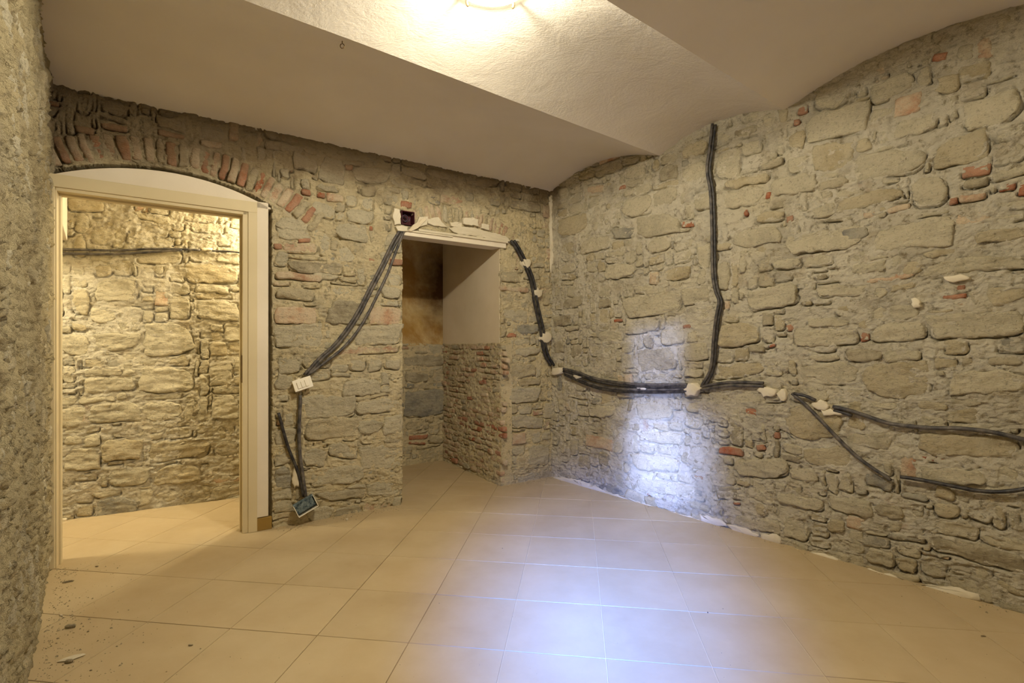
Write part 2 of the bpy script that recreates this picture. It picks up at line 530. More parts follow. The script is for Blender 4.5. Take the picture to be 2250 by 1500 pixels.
def stone_mesh(fr, s, seed, rng, amp, res=.0095):
    w, h = s['w'], s['h']
    na = int(np.clip(w / res, 3, 30)) + 1; nb = int(np.clip(h / res, 3, 18)) + 1
    A = np.linspace(-1, 1, na); B = np.linspace(-1, 1, nb)
    # outer ring = skirt sunk into the wall
    A = np.r_[-1.0, A, 1.0]; B = np.r_[-1.0, B, 1.0]
    GA, GB = np.meshgrid(A, B)
    sk = np.zeros_like(GA, bool); sk[0] = sk[-1] = True; sk[:, 0] = sk[:, -1] = True
    rk = .07 if s['kind'] not in 'bp' else .06
    rk = s.get('round', rk)
    X = GA * np.sqrt(1 - rk * GB ** 2); Y = GB * np.sqrt(1 - rk * GA ** 2)
    jit = .13 if s['kind'] not in 'bp' else .04
    if s['kind'] not in 'bp' or s.get('rand') is None:
        for sa in (-1, 1):
            for sb in (-1, 1):
                cut = max(0, rng.uniform(-.12, .30)) * (1 if s['kind'] not in 'bp' else .4)
                q = np.clip(GA * sa, 0, 1) ** 2 * np.clip(GB * sb, 0, 1) ** 2
                X = X * (1 - cut * q); Y = Y * (1 - cut * q)
    j = rng.uniform(-jit, jit, 8)
    X = X * (1 + j[0] * Y) + j[1] * Y * .5; Y = Y * (1 + j[2] * X) + j[3] * X * .4 * min(1, w / h * .3)
    a = X * w / 2; b = Y * h / 2
    c, sn = math.cos(s['rot']), math.sin(s['rot'])
    q0 = s['cu'] + a * c - b * sn; q1 = s['cz'] + a * sn + b * c
    e = np.maximum(abs(GA), abs(GB))
    bul = 1 - e ** 5
    edge_px = np.minimum((1 - abs(GA)) * w / 2, (1 - abs(GB)) * h / 2)
    hh = s['top'] + .006 * np.clip(edge_px / .010, 0, 1) ** .6 - .003
    hh = hh + j[4] * a * .35 + j[5] * b * .5
    o = s['cu'] * 3.7 + s['cz'] * 1.9
    k = 1.0 if s['kind'] not in 'bp' else .45
    hh = hh + k * (.0125 * fbm(q0 * 8 + o, q1 * 15, seed + 41, 4, .6, True) + .003 * fbm(q0 * 45, q1 * 80, seed + 42, 2, .6))
    hh = hh + k * ledges(q0 + o, q1 * 1.3, seed, .006)
    hh = np.where(sk, -.035, hh)
    ew = (.011 if s['kind'] not in 'bp' else .004) * (e ** 3) * np.where(s['h'] > .05, 1, .5)
    q0 = q0 + ew * fbm(q0 * 24, q1 * 24, seed + 51, 2); q1 = q1 + ew * fbm(q0 * 24, q1 * 24, seed + 52, 2)
    u, z = warp(q0, q1, seed, amp)
    ctr = fr.P(*[float(v) for v in warp(np.array(s['cu']), np.array(s['cz']), seed, amp)], 0.0)
    V = (fr.P(u, z, hh) - ctr).reshape(-1, 3)
    n0, n1 = GA.shape
    idx = np.arange(n0 * n1).reshape(n0, n1)
    F = np.stack([idx[:-1, :-1], idx[:-1, 1:], idx[1:, 1:], idx[1:, :-1]], -1).reshape(-1, 4)
    if np.cross(np.r_[fr.d, 0], [0, 0, 1])[:2] @ fr.n < 0: F = F[:, ::-1]
    return V, F, ctr


def traced(fr, rows, top=.0025):
    out = []
    for (xl, yl, xr, yr, hp, kind) in rows:
        ul, zl = fr.px(xl, yl); ur, zr = fr.px(xr, yr)
        um, zm = fr.px((xl + xr) / 2, (yl + yr) / 2)
        Y = fr.P(um, 0)[1]
        out.append(dict(u=(ul + ur) / 2, z=(zl + zr) / 2, w=math.hypot(ur - ul, zr - zl), h=hp / FPX * Y,
                        rot=math.atan2(zr - zl, ur - ul), kind=kind, top=top))
    return out


def rubble(name, fr, u0, u1, z0, z1, rows, holes, seed, res, mortar, extra=(), red=.05, crack=1.0, kinds=None, amp=1.0, label=None,
           hmin=.045, hmax=.125, dens=.88, hs=1.0):
    rng = np.random.default_rng(seed)
    tr = traced(fr, rows) + [dict(e) for e in extra]
    for s in tr:
        s['cu'], s['cz'] = [float(v) for v in unwarp(s['u'], s['z'], seed, amp)]
        s['w'] = max(s['w'] - .004, .02); s['h'] = max(s['h'] - .004, .014)
        if s['top'] > .0: s['top'] = s['top'] + rng.normal(0, .004)
    wh = [lambda U, Z, hf=hf: hf(*warp(U, Z, seed, amp)) for hf in holes]
    stones = tr + pack(u0, u1, z0, z1, tr, wh, rng, red=red, hmin=hmin, hmax=hmax, dens=dens)
    if kinds:
        for s in stones:
            if s.get('rand') and s['kind'] not in kinds: s['kind'] = kinds[0]
    # mortar sheet
    nu, nz = int((u1 - u0) / res) + 1, int((z1 - z0) / res) + 1
    Q0, Q1 = np.meshgrid(np.linspace(u0, u1, nu), np.linspace(z0, z1, nz))
    H = wall_height(Q0, Q1, seed) * hs
    D = np.full(Q0.shape, .05); SB = np.full(Q0.shape, .3)
    for s in stones:
        i0 = max(int((s['cu'] - s['w'] / 2 - .05 - u0) / res), 0); i1 = int((s['cu'] + s['w'] / 2 + .05 - u0) / res) + 2
        m = s['w'] / 2 * abs(math.sin(s['rot'])) + s['h'] / 2 + .05
        j0 = max(int((s['cz'] - m - z0) / res), 0); j1 = int((s['cz'] + m - z0) / res) + 2
        a = Q0[j0:j1, i0:i1] - s['cu']; b = Q1[j0:j1, i0:i1] - s['cz']
        c, sn = math.cos(s['rot']), math.sin(s['rot'])
        a, b = a * c + b * sn, -a * sn + b * c
        d = sdf_rect(a, b, s['w'], s['h'], min(s['w'], s['h']) * .3)
        SB[j0:j1, i0:i1] = np.where(abs(d) < abs(D[j0:j1, i0:i1]), np.clip(.45 - 1.5 * b / s['h'] + .25 * np.sign(a), 0, 1), SB[j0:j1, i0:i1])
        D[j0:j1, i0:i1] = np.where(abs(d) < abs(D[j0:j1, i0:i1]), d, D[j0:j1, i0:i1])
        H[j0:j1, i0:i1] -= np.where(d < -.014, .005, 0) * (1 if s['kind'] != 'x' else 0)
    mask = np.clip((fbm(Q0 * 4.5, Q1 * 6.5, seed + 21, 3, .6) + .02) * 7, 0, 1)
    H -= crack * .038 * mask * SB * np.exp(-((D - .002) / max(res * .55, .0042)) ** 2)
    H += ledges(Q0, Q1, seed, .010)
    ck = abs(fbm(Q0 * 4.2, Q1 * 10.5, seed + 61, 3, .6)); cm = np.clip((fbm(Q0 * 2.6, Q1 * 3.4, seed + 62, 2) - .05) * 6, 0, 1)
    H -= crack * .014 * cm * np.exp(-(ck / .022) ** 2)
    U, Z = warp(Q0, Q1, seed, amp)
    hole = np.zeros(U.shape, bool)
    for hf in holes: hole |= hf(U, Z)
    V = fr.P(U, Z, H).reshape(-1, 3)
    idx = np.arange(U.size).reshape(U.shape)
    keep = ~(hole[:-1, :-1] | hole[1:, :-1] | hole[:-1, 1:] | hole[1:, 1:])
    q = np.stack([idx[:-1, :-1], idx[:-1, 1:], idx[1:, 1:], idx[1:, :-1]], -1)
    F = q[keep]
    # returns: thickness along every edge of an opening
    Vb = fr.P(U, Z, -.11).reshape(-1, 3); n = len(V)
    kp = np.pad(keep, 1)
    K = kp[1:-1, 1:-1]
    side = []
    for (dy, dx, e) in ((-1, 0, (0, 1)), (0, 1, (1, 2)), (1, 0, (2, 3)), (0, -1, (3, 0))):
        nb = kp[1 + dy:kp.shape[0] - 1 + dy, 1 + dx:kp.shape[1] - 1 + dx]
        f = q[K & ~nb]
        side.append(np.stack([f[:, e[1]], f[:, e[0]], f[:, e[0]] + n, f[:, e[1]] + n], -1))
    F = np.concatenate([F] + side); V = np.concatenate([V, Vb])
    used = np.zeros(len(V), bool); used[F.ravel()] = True
    remap = np.cumsum(used) - 1
    V = V[used]; F = remap[F]
    if np.cross(np.r_[fr.d, 0], [0, 0, 1])[:2] @ fr.n < 0: F = F[:, ::-1]
    w = obj(name, mesh_np(name, V, F), mortar); w['kind'] = 'structure'
    if label: w['label'] = label
    # stones
    for s in stones:
        x, y = fr.back(s['cu'] if True else 0, s['cz'])
        x1, _ = fr.back(s['cu'] - s['w'] / 2, s['cz']); x2, _ = fr.back(s['cu'] + s['w'] / 2, s['cz'])
        s['px'] = abs(x2 - x1) * s['h']
    order = sorted(stones, key=lambda s: -s['px'])
    cnt = {}
    rest = {}
    for s in order:
        nm = 'brick' if s['kind'] in 'bp' else 'stone'
        Vs, Fs, c = stone_mesh(fr, s, seed, rng, amp)
        cnt[nm] = cnt.get(nm, 0) + 1
        if cnt[nm] <= 295:
            obj(nm, mesh_np(nm, Vs, Fs), M[s['kind']], w, c)
        else:
            rest.setdefault(s['kind'], []).append((Vs + c, Fs))
    for k, L in rest.items():
        off = 0; VV = []; FF = []
        for a, b in L: VV.append(a); FF.append(b + off); off += len(a)
        o = obj('small_stones', mesh_np('small_stones', np.concatenate(VV), np.concatenate(FF)), M[k], w)
        o['kind'] = 'stuff'
    print(name, 'stones', len(stones), 'mortar faces', len(F))
    return w


RIGHT_ROWS = [
 (1274,390,1308,380,20,'o'),(1308,378,1366,362,24,'g'),(1366,358,1405,348,16,'g'),
 (1290,418,1328,412,18,'p'),(1360,412,1376,409,10,'b'),(1225,500,1290,490,42,'o'),(1368,460,1434,448,42,'g'),
 (1436,440,1490,425,36,'g'),(1396,500,1492,488,44,'g'),(1345,515,1396,508,24,'s'),(1496,494,1523,492,13,'b'),
 (1275,545,1340,530,30,'g'),(1450,385,1492,372,34,'d'),(1500,390,1550,365,40,'g'),(1500,335,1556,318,32,'o'),
 (1330,600,1395,590,32,'g'),(1462,600,1515,598,32,'o'),(1235,670,1280,660,22,'d'),(1372,680,1495,665,46,'g'),
 (1500,655,1558,645,36,'g'),(1215,708,1256,700,24,'d'),(1372,725,1450,716,26,'g'),(1452,745,1505,735,34,'g'),
 (1400,795,1485,785,50,'d'),(1318,740,1370,736,28,'g'),(1350,705,1368,702,8,'b'),(1500,718,1524,716,9,'b'),
 (1590,672,1602,670,20,'p'),(1505,775,1555,768,38,'g'),(1218,765,1240,760,28,'d'),
 (1752,243,1776,238,17,'b'),(1744,270,1757,266,13,'b'),(1770,287,1912,252,60,'g'),(1610,298,1668,278,28,'d'),
 (1676,305,1730,290,40,'g'),(1733,310,1766,305,34,'o'),(1785,350,1875,335,62,'o'),(1674,368,1722,352,16,'d'),
 (1697,415,1800,400,38,'g'),(1590,405,1690,385,22,'o'),(1590,440,1680,425,40,'g'),(1683,430,1694,428,15,'b'),
 (1634,470,1644,466,13,'b'),(1727,484,1744,480,15,'b'),(1660,482,1723,472,26,'o'),(1840,452,1980,420,32,'o'),
 (1880,475,1895,472,14,'b'),(1897,473,1925,470,15,'p'),(1787,470,1838,455,32,'g'),
 (1608,530,1718,512,40,'g'),(1728,545,1890,515,46,'g'),(1698,583,1765,578,24,'g'),(1770,578,1830,568,24,'g'),
 (1797,640,1905,632,30,'g'),(1790,610,1818,606,12,'d'),(1872,597,1950,584,22,'g'),(1897,618,2010,606,14,'p'),
 (1577,742,1672,730,50,'o'),(1640,665,1755,645,50,'g'),(1742,745,1884,738,38,'g'),(1888,738,1910,737,26,'b'),
 (1727,722,1745,718,16,'b'),(1688,760,1704,758,9,'b'),(1858,782,1945,780,28,'d'),(1914,735,2030,725,42,'g'),
 (1874,374,2032,350,62,'g'),(2055,345,2165,315,56,'o'),(1922,525,2100,505,66,'g'),(2096,482,2175,475,42,'p'),
 (2108,440,2165,428,18,'p'),(2086,444,2104,440,16,'b'),(2195,412,2232,408,16,'b'),(2237,420,2262,418,22,'b'),
 (2117,408,2172,398,20,'d'),(2176,388,2262,368,26,'g'),(2140,522,2264,510,32,'o'),(1985,592,2023,587,32,'o'),
 (2028,590,2250,570,36,'g'),(1950,463,2002,452,15,'p'),(1850,518,1908,508,28,'s'),
 (2097,632,2120,632,18,'b'),(2072,654,2125,652,11,'b'),(2075,668,2125,668,11,'p'),(2133,658,2150,652,30,'g'),
 (2042,722,2252,706,54,'g'),(2165,655,2250,645,36,'o'),(1945,782,2020,777,30,'g'),(1899,838,2042,828,80,'o'),
 (2077,845,2252,835,52,'g'),(2050,800,2104,796,24,'o'),(2108,796,2136,794,26,'d'),(2168,795,2250,790,22,'d'),
 (1757,822,1890,818,50,'g'),(1729,925,1850,925,80,'o'),(1568,872,1718,868,34,'g'),(1772,1005,1876,1002,42,'o'),
 (1614,1030,1733,1030,42,'g'),(1580,988,1633,992,16,'b'),(1662,985,1680,982,13,'b'),(1575,1080,1643,1085,30,'d'),
 (1716,1004,1764,1008,17,'d'),(1862,962,1960,970,36,'g'),(1567,820,1678,812,34,'o'),(2012,975,2244,985,46,'o'),
 (2022,1005,2078,1012,12,'b'),(2017,1040,2170,1052,34,'g'),(1942,955,1988,958,17,'d'),(1905,1052,1960,1064,28,'s'),
 (1880,1080,1905,1082,14,'s'),(1985,1086,2040,1098,16,'s'),(1924,1116,1988,1126,34,'d'),(1822,1106,1916,1120,40,'g'),
 (2130,1131,2180,1143,20,'s'),(2050,1077,2100,1086,28,'o'),(2042,1192,2256,1242,42,'d'),(1947,1178,2034,1186,16,'s'),
 (1705,1092,1810,1110,26,'g'),(1612,1142,1720,1162,28,'g'),(1286,965,1350,975,30,'p'),(1295,905,1350,905,26,'g'),
 (1400,905,1478,905,34,'g'),(1420,960,1500,965,26,'g'),(1390,1010,1490,1020,34,'g'),(1400,1060,1520,1080,30,'g'),
 (2048,128,2082,122,18,'b'),(2100,165,2175,150,44,'o'),(2056,190,2110,178,40,'o'),(1912,215,2010,170,44,'g'),
 (2120,260,2240,225,70,'g'),(1960,285,2060,262,40,'g')]
BACK_ROWS = [
 (608,515,685,518,22,'g'),(622,541,698,547,26,'p'),(601,541,619,541,14,'b'),(655,527,682,529,10,'b'),
 (604,568,632,572,32,'g'),(637,583,750,591,26,'d'),(603,602,705,613,17,'p'),(604,641,690,650,26,'o'),
 (604,690,698,696,38,'p'),(722,682,800,690,52,'d'),(811,692,882,695,38,'p'),(855,575,886,577,13,'b'),
 (810,570,825,572,8,'b'),(604,740,712,736,48,'g'),(775,738,882,736,42,'g'),(732,771,880,767,18,'p'),
 (846,532,885,540,38,'g'),(838,640,880,645,28,'g'),(608,803,662,800,36,'g'),(770,801,802,802,28,'g'),
 (806,799,840,800,30,'g'),(843,799,878,801,22,'g'),(752,852,835,849,40,'g'),(664,897,780,889,52,'g'),
 (785,893,885,889,30,'g'),(664,946,785,937,48,'o'),(607,958,650,960,42,'g'),(787,936,838,938,30,'g'),
 (841,935,884,931,40,'g'),(664,1002,720,1006,40,'g'),(722,986,785,991,34,'g'),(790,1007,882,1001,52,'g'),
 (680,1052,800,1036,40,'g'),(700,1090,800,1082,22,'d'),(805,1077,880,1071,36,'g'),(606,836,642,840,34,'g'),
 (580,316,660,330,22,'d'),(664,326,700,336,18,'o'),(645,352,695,365,34,'g'),(702,365,755,382,54,'g'),
 (753,353,800,362,17,'d'),(757,368,775,370,14,'b'),(775,378,855,392,36,'g'),(662,421,682,423,12,'b'),
 (696,426,716,430,13,'b'),(718,431,756,436,18,'p'),(608,491,685,500,32,'g'),(682,457,735,466,34,'g'),
 (165,283,208,290,14,'b'),(220,273,280,284,15,'b'),(346,291,405,303,13,'b'),(440,313,490,324,15,'p'),
 (98,224,132,230,10,'b'),(740,505,810,515,36,'g'),(760,470,820,480,30,'g'),(690,600,740,610,18,'g'),
 (1112,815,1178,812,34,'o'),(1118,870,1188,866,36,'g'),(1100,605,1140,607,26,'o'),(1100,633,1165,638,12,'p'),
 (1105,690,1160,695,26,'g'),(1190,760,1207,760,30,'g'),(1130,770,1185,772,20,'g'),(1160,1000,1205,1000,46,'g'),
 (1120,925,1190,925,26,'g'),(1115,735,1135,737,10,'b'),(1108,480,1118,478,14,'b'),(880,446,905,452,14,'b'),
 (1120,445,1185,455,22,'d'),(940,380,1010,392,20,'d'),(880,375,935,385,22,'g'),(1020,395,1100,408,18,'d')]
FAR_ROWS = [
 (194,905,306,903,42,'g'),(312,906,400,900,42,'g'),(133,915,188,912,42,'g'),(310,832,425,836,56,'g'),
 (318,748,420,742,74,'g'),(205,752,303,748,42,'g'),(185,847,298,843,34,'g'),(465,896,526,893,54,'g'),
 (472,982,526,986,38,'d'),(225,990,312,985,44,'o'),(322,990,460,985,44,'o'),(150,450,230,452,30,'o'),
 (210,640,300,636,50,'g'),(300,560,400,560,40,'g'),(405,600,525,604,40,'o'),(430,680,526,684,44,'g'),
 (135,760,198,756,50,'g'),(140,1010,220,1005,50,'g'),(240,1050,330,1045,44,'g'),(340,1045,440,1035,40,'o')]


def arc_bricks(cu, cz, r0, r1, a0, a1, wid, kinds, rng):
    out = []; a = a0
    while a < a1:
        w = wid * rng.uniform(.85, 1.15); rm = (r0 + r1) / 2; am = a + w / rm / 2
        L = (r1 - r0) * rng.uniform(.82, 1.0)
        out.append(dict(u=cu + rm * math.sin(am), z=cz + rm * math.cos(am), w=w - .008, h=L, rot=-am, kind=kinds[rng.integers(len(kinds))],
                        top=.007, round=.06))
        a += w / rm
    return out


ra = np.random.default_rng(5)
ARCU, ARCZ, ARCR = .53, 1.02, 1.275
arch = arc_bricks(ARCU, ARCZ, ARCR + .015, ARCR + .180, -.42, .66, .056, ['p', 'b', 'p', 'b', 'p', 'o'], ra)
arch += arc_bricks(2.52, .98, 1.24, 1.385, -.32, .42, .048, ['p', 'p', 'o', 'p', 'g'], ra)
nvs = sum(1 for a in arch if a['u'] < 1.45)
for s in arch[nvs:]: s['top'] = .002


def door_hole(U, Z):
    return ((U < 1.105) & (np.hypot(U - ARCU, Z - ARCZ) < ARCR) & (U > -.10) & (Z < 2.6)) | ((U < 1.105) & (Z < 2.0))


def niche_hole(U, Z):
    return (U > NL) & (U < NR) & (Z < NTOP + .01)


def box_hole(U, Z):
    return (abs(U - BXU) < .052) & (abs(Z - BXZ) < .055)


BXU, BXZ = BACK.px(895, 480)
wall_back = rubble('wall_back', BACK, -.06, 3.52, -.03, 2.80, BACK_ROWS, [door_hole, niche_hole, box_hole], 101, .0062, M['mortar'], arch, red=.07)
wall_right = rubble('wall_right', RIGHT, -.06, 3.40, -.03, 2.86, RIGHT_ROWS, [], 202, .0062, M['mortar_right'], red=.03)
wall_left = rubble('wall_left', LEFT, -.05, 2.0, -.03, 2.86, [], [], 303, .011, M['mortar_left'], kinds=['o', 'g'], red=.02, dens=.45, crack=1.3, hs=2.0)
wall_far = rubble('wall_far', FAR, .30, 2.6, -.03, 2.62, FAR_ROWS, [], 404, .0085, M['mortar_right'], red=.02, crack=.7)

# plain continuation of the room outside the picture
dl = empty('wall_front', (0, 0, 0)); dl['kind'] = 'structure'
wall_box('wall_panel', RIGHT, 3.38, 5.2, 0, 2.9, -.15, .0, M['mortar_right'], dl)
wall_box('wall_panel', LEFT, 1.98, 3.05, 0, 2.9, -.10, .0, M['mortar'], dl)
wall_box('wall_panel', LEFT, 4.35, 5.2, 0, 2.9, -.10, .0, M['mortar'], dl)
wall_box('wall_panel', LEFT, 3.05, 4.35, 2.15, 2.9, -.10, .0, M['mortar'], dl)
ENDF = Frame(LC + DR * 5.2, np.array([.7676, .641]), (-.641, .7676))
wall_box('wall_panel', ENDF, -.1, 3.6, 0, 2.9, -.1, .0, M['mortar'], dl)

# ------------------------------------------------------------------ ceiling: four shallow vaults between iron beams
EB = np.array([-.7965, -.6046])
MI = np.linalg.inv(np.array([DR, EB]).T)
SW = (MI @ (-DB))              # (s, t) per metre along the back wall from the right corner
CUSP = [(1.161, 2.652), (2.048, 2.672), (3.43, 2.68), (4.6, 2.68), (5.6, 2.68)]
RISE = [.115, .092, .135, .12, .12]


def ceil_z(s, t):
    s = np.asarray(s, float); t = np.asarray(t, float)
    sb = SW[0] / SW[1] * t
    z = np.zeros(np.broadcast(s, t).shape); prev = sb; pz = 2.657
    for i, (cs, cz) in enumerate(CUSP):
        f = np.clip((s - prev) / (cs - prev), -.35 if i == 0 else 0, 1)
        zz = pz + (cz - pz) * f + RISE[i] * (1 - (2 * f - 1) ** 2)
        m = (s >= (prev if i else -9)) & (s <= cs)
        z = np.where(m, zz, z); prev = cs + 0 * t; pz = cz
    return z


srow = []
prev = -.5
for cs, _ in CUSP:
    srow += list(np.linspace(prev, cs, 30, endpoint=False)); prev = cs
srow.append(5.6); srow = np.array(srow)
trow = np.linspace(-.12, 4.0, 120)
SD = 0
S_, T_ = np.meshgrid(srow, trow)
XY = RC + S_[..., None] * DR + T_[..., None] * EB
Zc = ceil_z(S_, T_)
Zc = Zc + .0025 * fbm(XY[..., 0] * 3, XY[..., 1] * 3, 77, 3)
V = np.concatenate([XY, Zc[..., None]], -1).reshape(-1, 3)
idx = np.arange(S_.size).reshape(S_.shape)
F = np.stack([idx[:-1, :-1], idx[:-1, 1:], idx[1:, 1:], idx[1:, :-1]], -1).reshape(-1, 4)
dist = (XY - LC) @ BACK.n
dd = dist.reshape(-1)
F = F[(dd[F] > -.10).any(1)]
me = mesh_np('ceiling', V, F, True)
# crease the beams
me.materials.append(M['ceiling_smooth']); me.materials.append(M['ceiling'])
fs = S_.reshape(-1)[F].mean(1)
me.polygons.foreach_set('material_index', ((fs > CUSP[0][0]) & (fs < CUSP[1][0])).astype(np.int32))
ce = bpy.data.objects.new('ceiling', me); COL.objects.link(ce); ce['kind'] = 'structure'
ei = np.zeros(len(me.edges) * 2, dtype=np.int32); me.edges.foreach_get('vertices', ei); ei = ei.reshape(-1, 2)
ks = np.array([k for k in range(len(srow)) if any(abs(srow[k] - c) < 1e-6 for c, _ in CUSP)])
isc = np.isin(np.arange(S_.size) % len(srow), ks)
sh = me.attributes.new('sharp_edge', 'BOOLEAN', 'EDGE') if 'sharp_edge' not in me.attributes else me.attributes['sharp_edge']
sh.data.foreach_set('value', (isc[ei[:, 0]] & isc[ei[:, 1]]))


def ceil_hit(x, y):
    r = np.array([(x - 1125) / FPX, 1.0, (HOR - y) / FPX])
    Y = 1.45 / r[2]
    for _ in range(30):
        p = r * Y; st = MI @ (p[:2] - RC)
        Y = (float(ceil_z(st[0], st[1])) - CAMH) / r[2]
    p = r * Y
    return np.array([p[0], p[1], p[2] + CAMH])


# ------------------------------------------------------------------ floor: diagonal tiles on grout
TS = 0.4
TH = -.1299
T0 = np.array([-1.0663, 5.1104 / 1.0]) * TS      # grid origin, from the tile corners of the photograph
KH = CAMH / (3.0623 * TS)
T0 = T0 * KH; TS = TS * KH


def inside_floor(p):
    a = (p - LC) @ LEFT.n; b = (p - LC) @ BACK.n; c = (p - RC) @ RIGHT.n
    return a, b, c


V = []; F = []
fl = [(-4.6, 1.6), (-.9, -2.2), (4.2, -1.6), (3.2, 2.6), (.8, 6.6), (-4.2, 5.2)]
gm = mesh_py('floor', [(x, y, -.004) for x, y in fl] + [(x, y, -.06) for x, y in fl],
             [tuple(range(6))] + [(i, i + 6, (i + 1) % 6 + 6, (i + 1) % 6) for i in range(6)])
floor = obj('floor', gm, M['grout']); floor['kind'] = 'structure'


def tile_me(w):
    V = []; F = []
    g = .0015; b = .0010; s = w / 2 - g
    lv = [(s, -.012), (s, -.0015), (s - b, 0)]
    for r, z in lv:
        V += [(-r, -r, z), (r, -r, z), (r, r, z), (-r, r, z)]
    for l in (0, 4):
        for k in range(4): F.append((l + k, l + (k + 1) % 4, l + 4 + (k + 1) % 4, l + 4 + k))
    F.append((8, 9, 10, 11))
    return mesh_py('tile', V, F)


tm = tile_me(TS); tm.materials.append(M['tile'])
ct, stt = math.cos(TH), math.sin(TH)
R2 = np.array([[ct, -stt], [stt, ct]])
ntile = 0
for i in range(-12, 12):
    for j in range(-8, 10):
        c = T0 + R2 @ (np.array([i + .5, j + .5]) * TS)
        a, b, cc = inside_floor(c)
        if c[1] < .55 or abs(c[0]) > 1.25 * c[1] + .55: continue
        main = a > -.24 and b > -.28 and cc > -.24
        nu_ = (c - LC) @ DB
        nich = -NDEP - .2 < b <= .1 and NL - .25 < nu_ < NR + .25
        doorw = -1.15 < b <= .1 and -.9 < nu_ < 1.9
        if not (main or nich or doorw): continue
        o = bpy.data.objects.new('tile', tm); COL.objects.link(o); o.parent = floor
        rr = np.random.default_rng(i * 97 + j * 13 + 5000)
        o.location = (c[0], c[1], float(rr.uniform(-.0008, .0006)))
        o.rotation_euler = (0, 0, TH)
        ntile += 1
print('tiles', ntile)

# ------------------------------------------------------------------ niche
nb = empty('wall_niche', BACK.P((NL + NR) / 2, 0, -NDEP)); nb['kind'] = 'structure'
def prt(o):
    o.parent = nb; o.matrix_parent_inverse = Matrix.Translation(nb.location).inverted(); return o
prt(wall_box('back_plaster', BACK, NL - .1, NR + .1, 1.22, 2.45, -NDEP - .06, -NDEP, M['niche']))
NS = Frame(BACK.P(NR, 0, -NDEP)[:2], BACK.n, -BACK.d)     # right side of the niche, u runs towards the room
prt(wall_box('side_plaster', NS, -.02, NDEP - .02, 1.235, 2.45, -.06, .0, M['niche_side']))
NLf = Frame(BACK.P(NL, 0, 0)[:2], -BACK.n, BACK.d)
prt(wall_box('side_plaster', NLf, .08, NDEP + .02, 0, 2.45, -.06, .0, M['niche_side']))
prt(wall_box('niche_ceiling', BACK, NL - .05, NR + .05, 2.36, 2.42, -NDEP - .02, -.06, M['niche_side']))
NBf = Frame(BACK.P(NL, 0, -NDEP)[:2], BACK.d, BACK.n)
NB_ROWS = [(888,890,980,885,60,'s'),(900,972,935,974,8,'b'),(898,962,940,960,9,'b'),(890,935,930,934,22,'o'),(942,965,975,968,14,'o'),
           (885,795,980,790,24,'d'),(890,830,940,830,22,'d')]
wn = rubble('wall_niche_back', NBf, -.05, NR - NL + .03, -.03, 1.245, NB_ROWS, [], 505, .0105, M['mortar'], red=.06)
# brickwork of the niche's right side
bricks = []
rb = np.random.default_rng(9)
z = .02; k = 0
while z < 1.20:
    hz = rb.uniform(.050, .060); u = -.02 - (k % 2) * .06
    while u < NDEP - .03:
        w = rb.uniform(.10, .135)
        bricks.append(dict(u=u + w / 2, z=z + hz / 2, w=w - .008, h=hz - .009, rot=rb.normal(0, .02),
                           kind='b' if (.36 < z < .5 and u > .3) or rb.random() < .10 else ('p' if rb.random() < .85 else 'd'),
                           top=rb.normal(-.003, .004), round=.08))
        u += w
    z += hz; k += 1
ws = rubble('wall_niche_right', NS, -.03, NDEP + .01, -.03, 1.245, [], [], 606, .0105, M['mortar'], bricks, red=.0, crack=.8, amp=.5)

# next room: closing surfaces around the visible far wall
nr = empty('wall_next_room', (-2.6, 3.2, 0)); nr['kind'] = 'structure'
def prn(o):
    o.parent = nr; o.matrix_parent_inverse = Matrix.Translation(nr.location).inverted(); return o
LNR = Frame(BACK.P(-1.5, 0, 0)[:2], -BACK.n, BACK.d)
prn(wall_box('side_wall', LNR, .0, 1.3, 0, 2.6, -.08, 0, M['plaster_white']))
RNR = Frame(BACK.P(1.60, 0, 0)[:2], -BACK.n, -BACK.d)
prn(wall_box('side_wall', RNR, .12, 1.0, 0, 2.6, -.08, 0, M['plaster_white']))
prn(wall_box('back_of_wall', BACK, 1.05, 1.70, 0, 2.62, -.16, -.125, M['plaster_white']))
prn(wall_box('back_of_wall', BACK, -1.6, -.06, 0, 2.62, -.16, -.125, M['plaster_white']))
prn(wall_box('back_of_wall', BACK, -.06, 1.11, 2.12, 2.62, -.16, -.125, M['plaster_white']))
prn(wall_box('room_ceiling', BACK, -1.6, 1.75, 2.60, 2.66, -1.15, -.12, M['plaster_white']))
# plastered bulkhead seen at the top left through the door
BK = Frame(BACK.P(-.03, 0, 0)[:2] - DR * .0, -DR, (.7676, .641))
bu, bz = FAR.px(148, 528)
p0 = FAR.P(bu, 0)[:2]
BKF = Frame(p0, DR, (.7676, .641))
prn(wall_box('bulkhead', BKF, -.02, .62, 1.96, 2.6, -.45, 0, M['plaster_white'], bev=.006))

# ------------------------------------------------------------------ door frame and arch infill
pf = []
nseg = 40
u0, u1 = -.02, 1.10
tops = [(u, ARCZ + math.sqrt((ARCR - .020) ** 2 - (u - ARCU) ** 2)) for u in np.linspace(u0, u1, nseg)]
hd = 2.165                                   # top edge of the head casing
V = []; F = []
for (u, zt) in tops:
    zb = hd - .03
    for hh in (.0, -.11):
        V.append(BACK.P(u, max(zt, zb + .01), hh)); V.append(BACK.P(u, zb, hh))
for i in range(nseg - 1):
    a = i * 4; b = a + 4
    F += [(a, a + 1, b + 1, b), (a + 2, b + 2, b + 3, a + 3), (a, b, b + 2, a + 2), (a + 1, a + 3, b + 3, b + 1)]
F += [(0, 2, 3, 1), ((nseg - 1) * 4, (nseg - 1) * 4 + 1, (nseg - 1) * 4 + 3, (nseg - 1) * 4 + 2)]
obj('arch_infill', mesh_py('arch_infill', V, F), M['plaster_white'], wall_back)['label'] = 'smooth cream plaster panel filling the arch above the door frame'
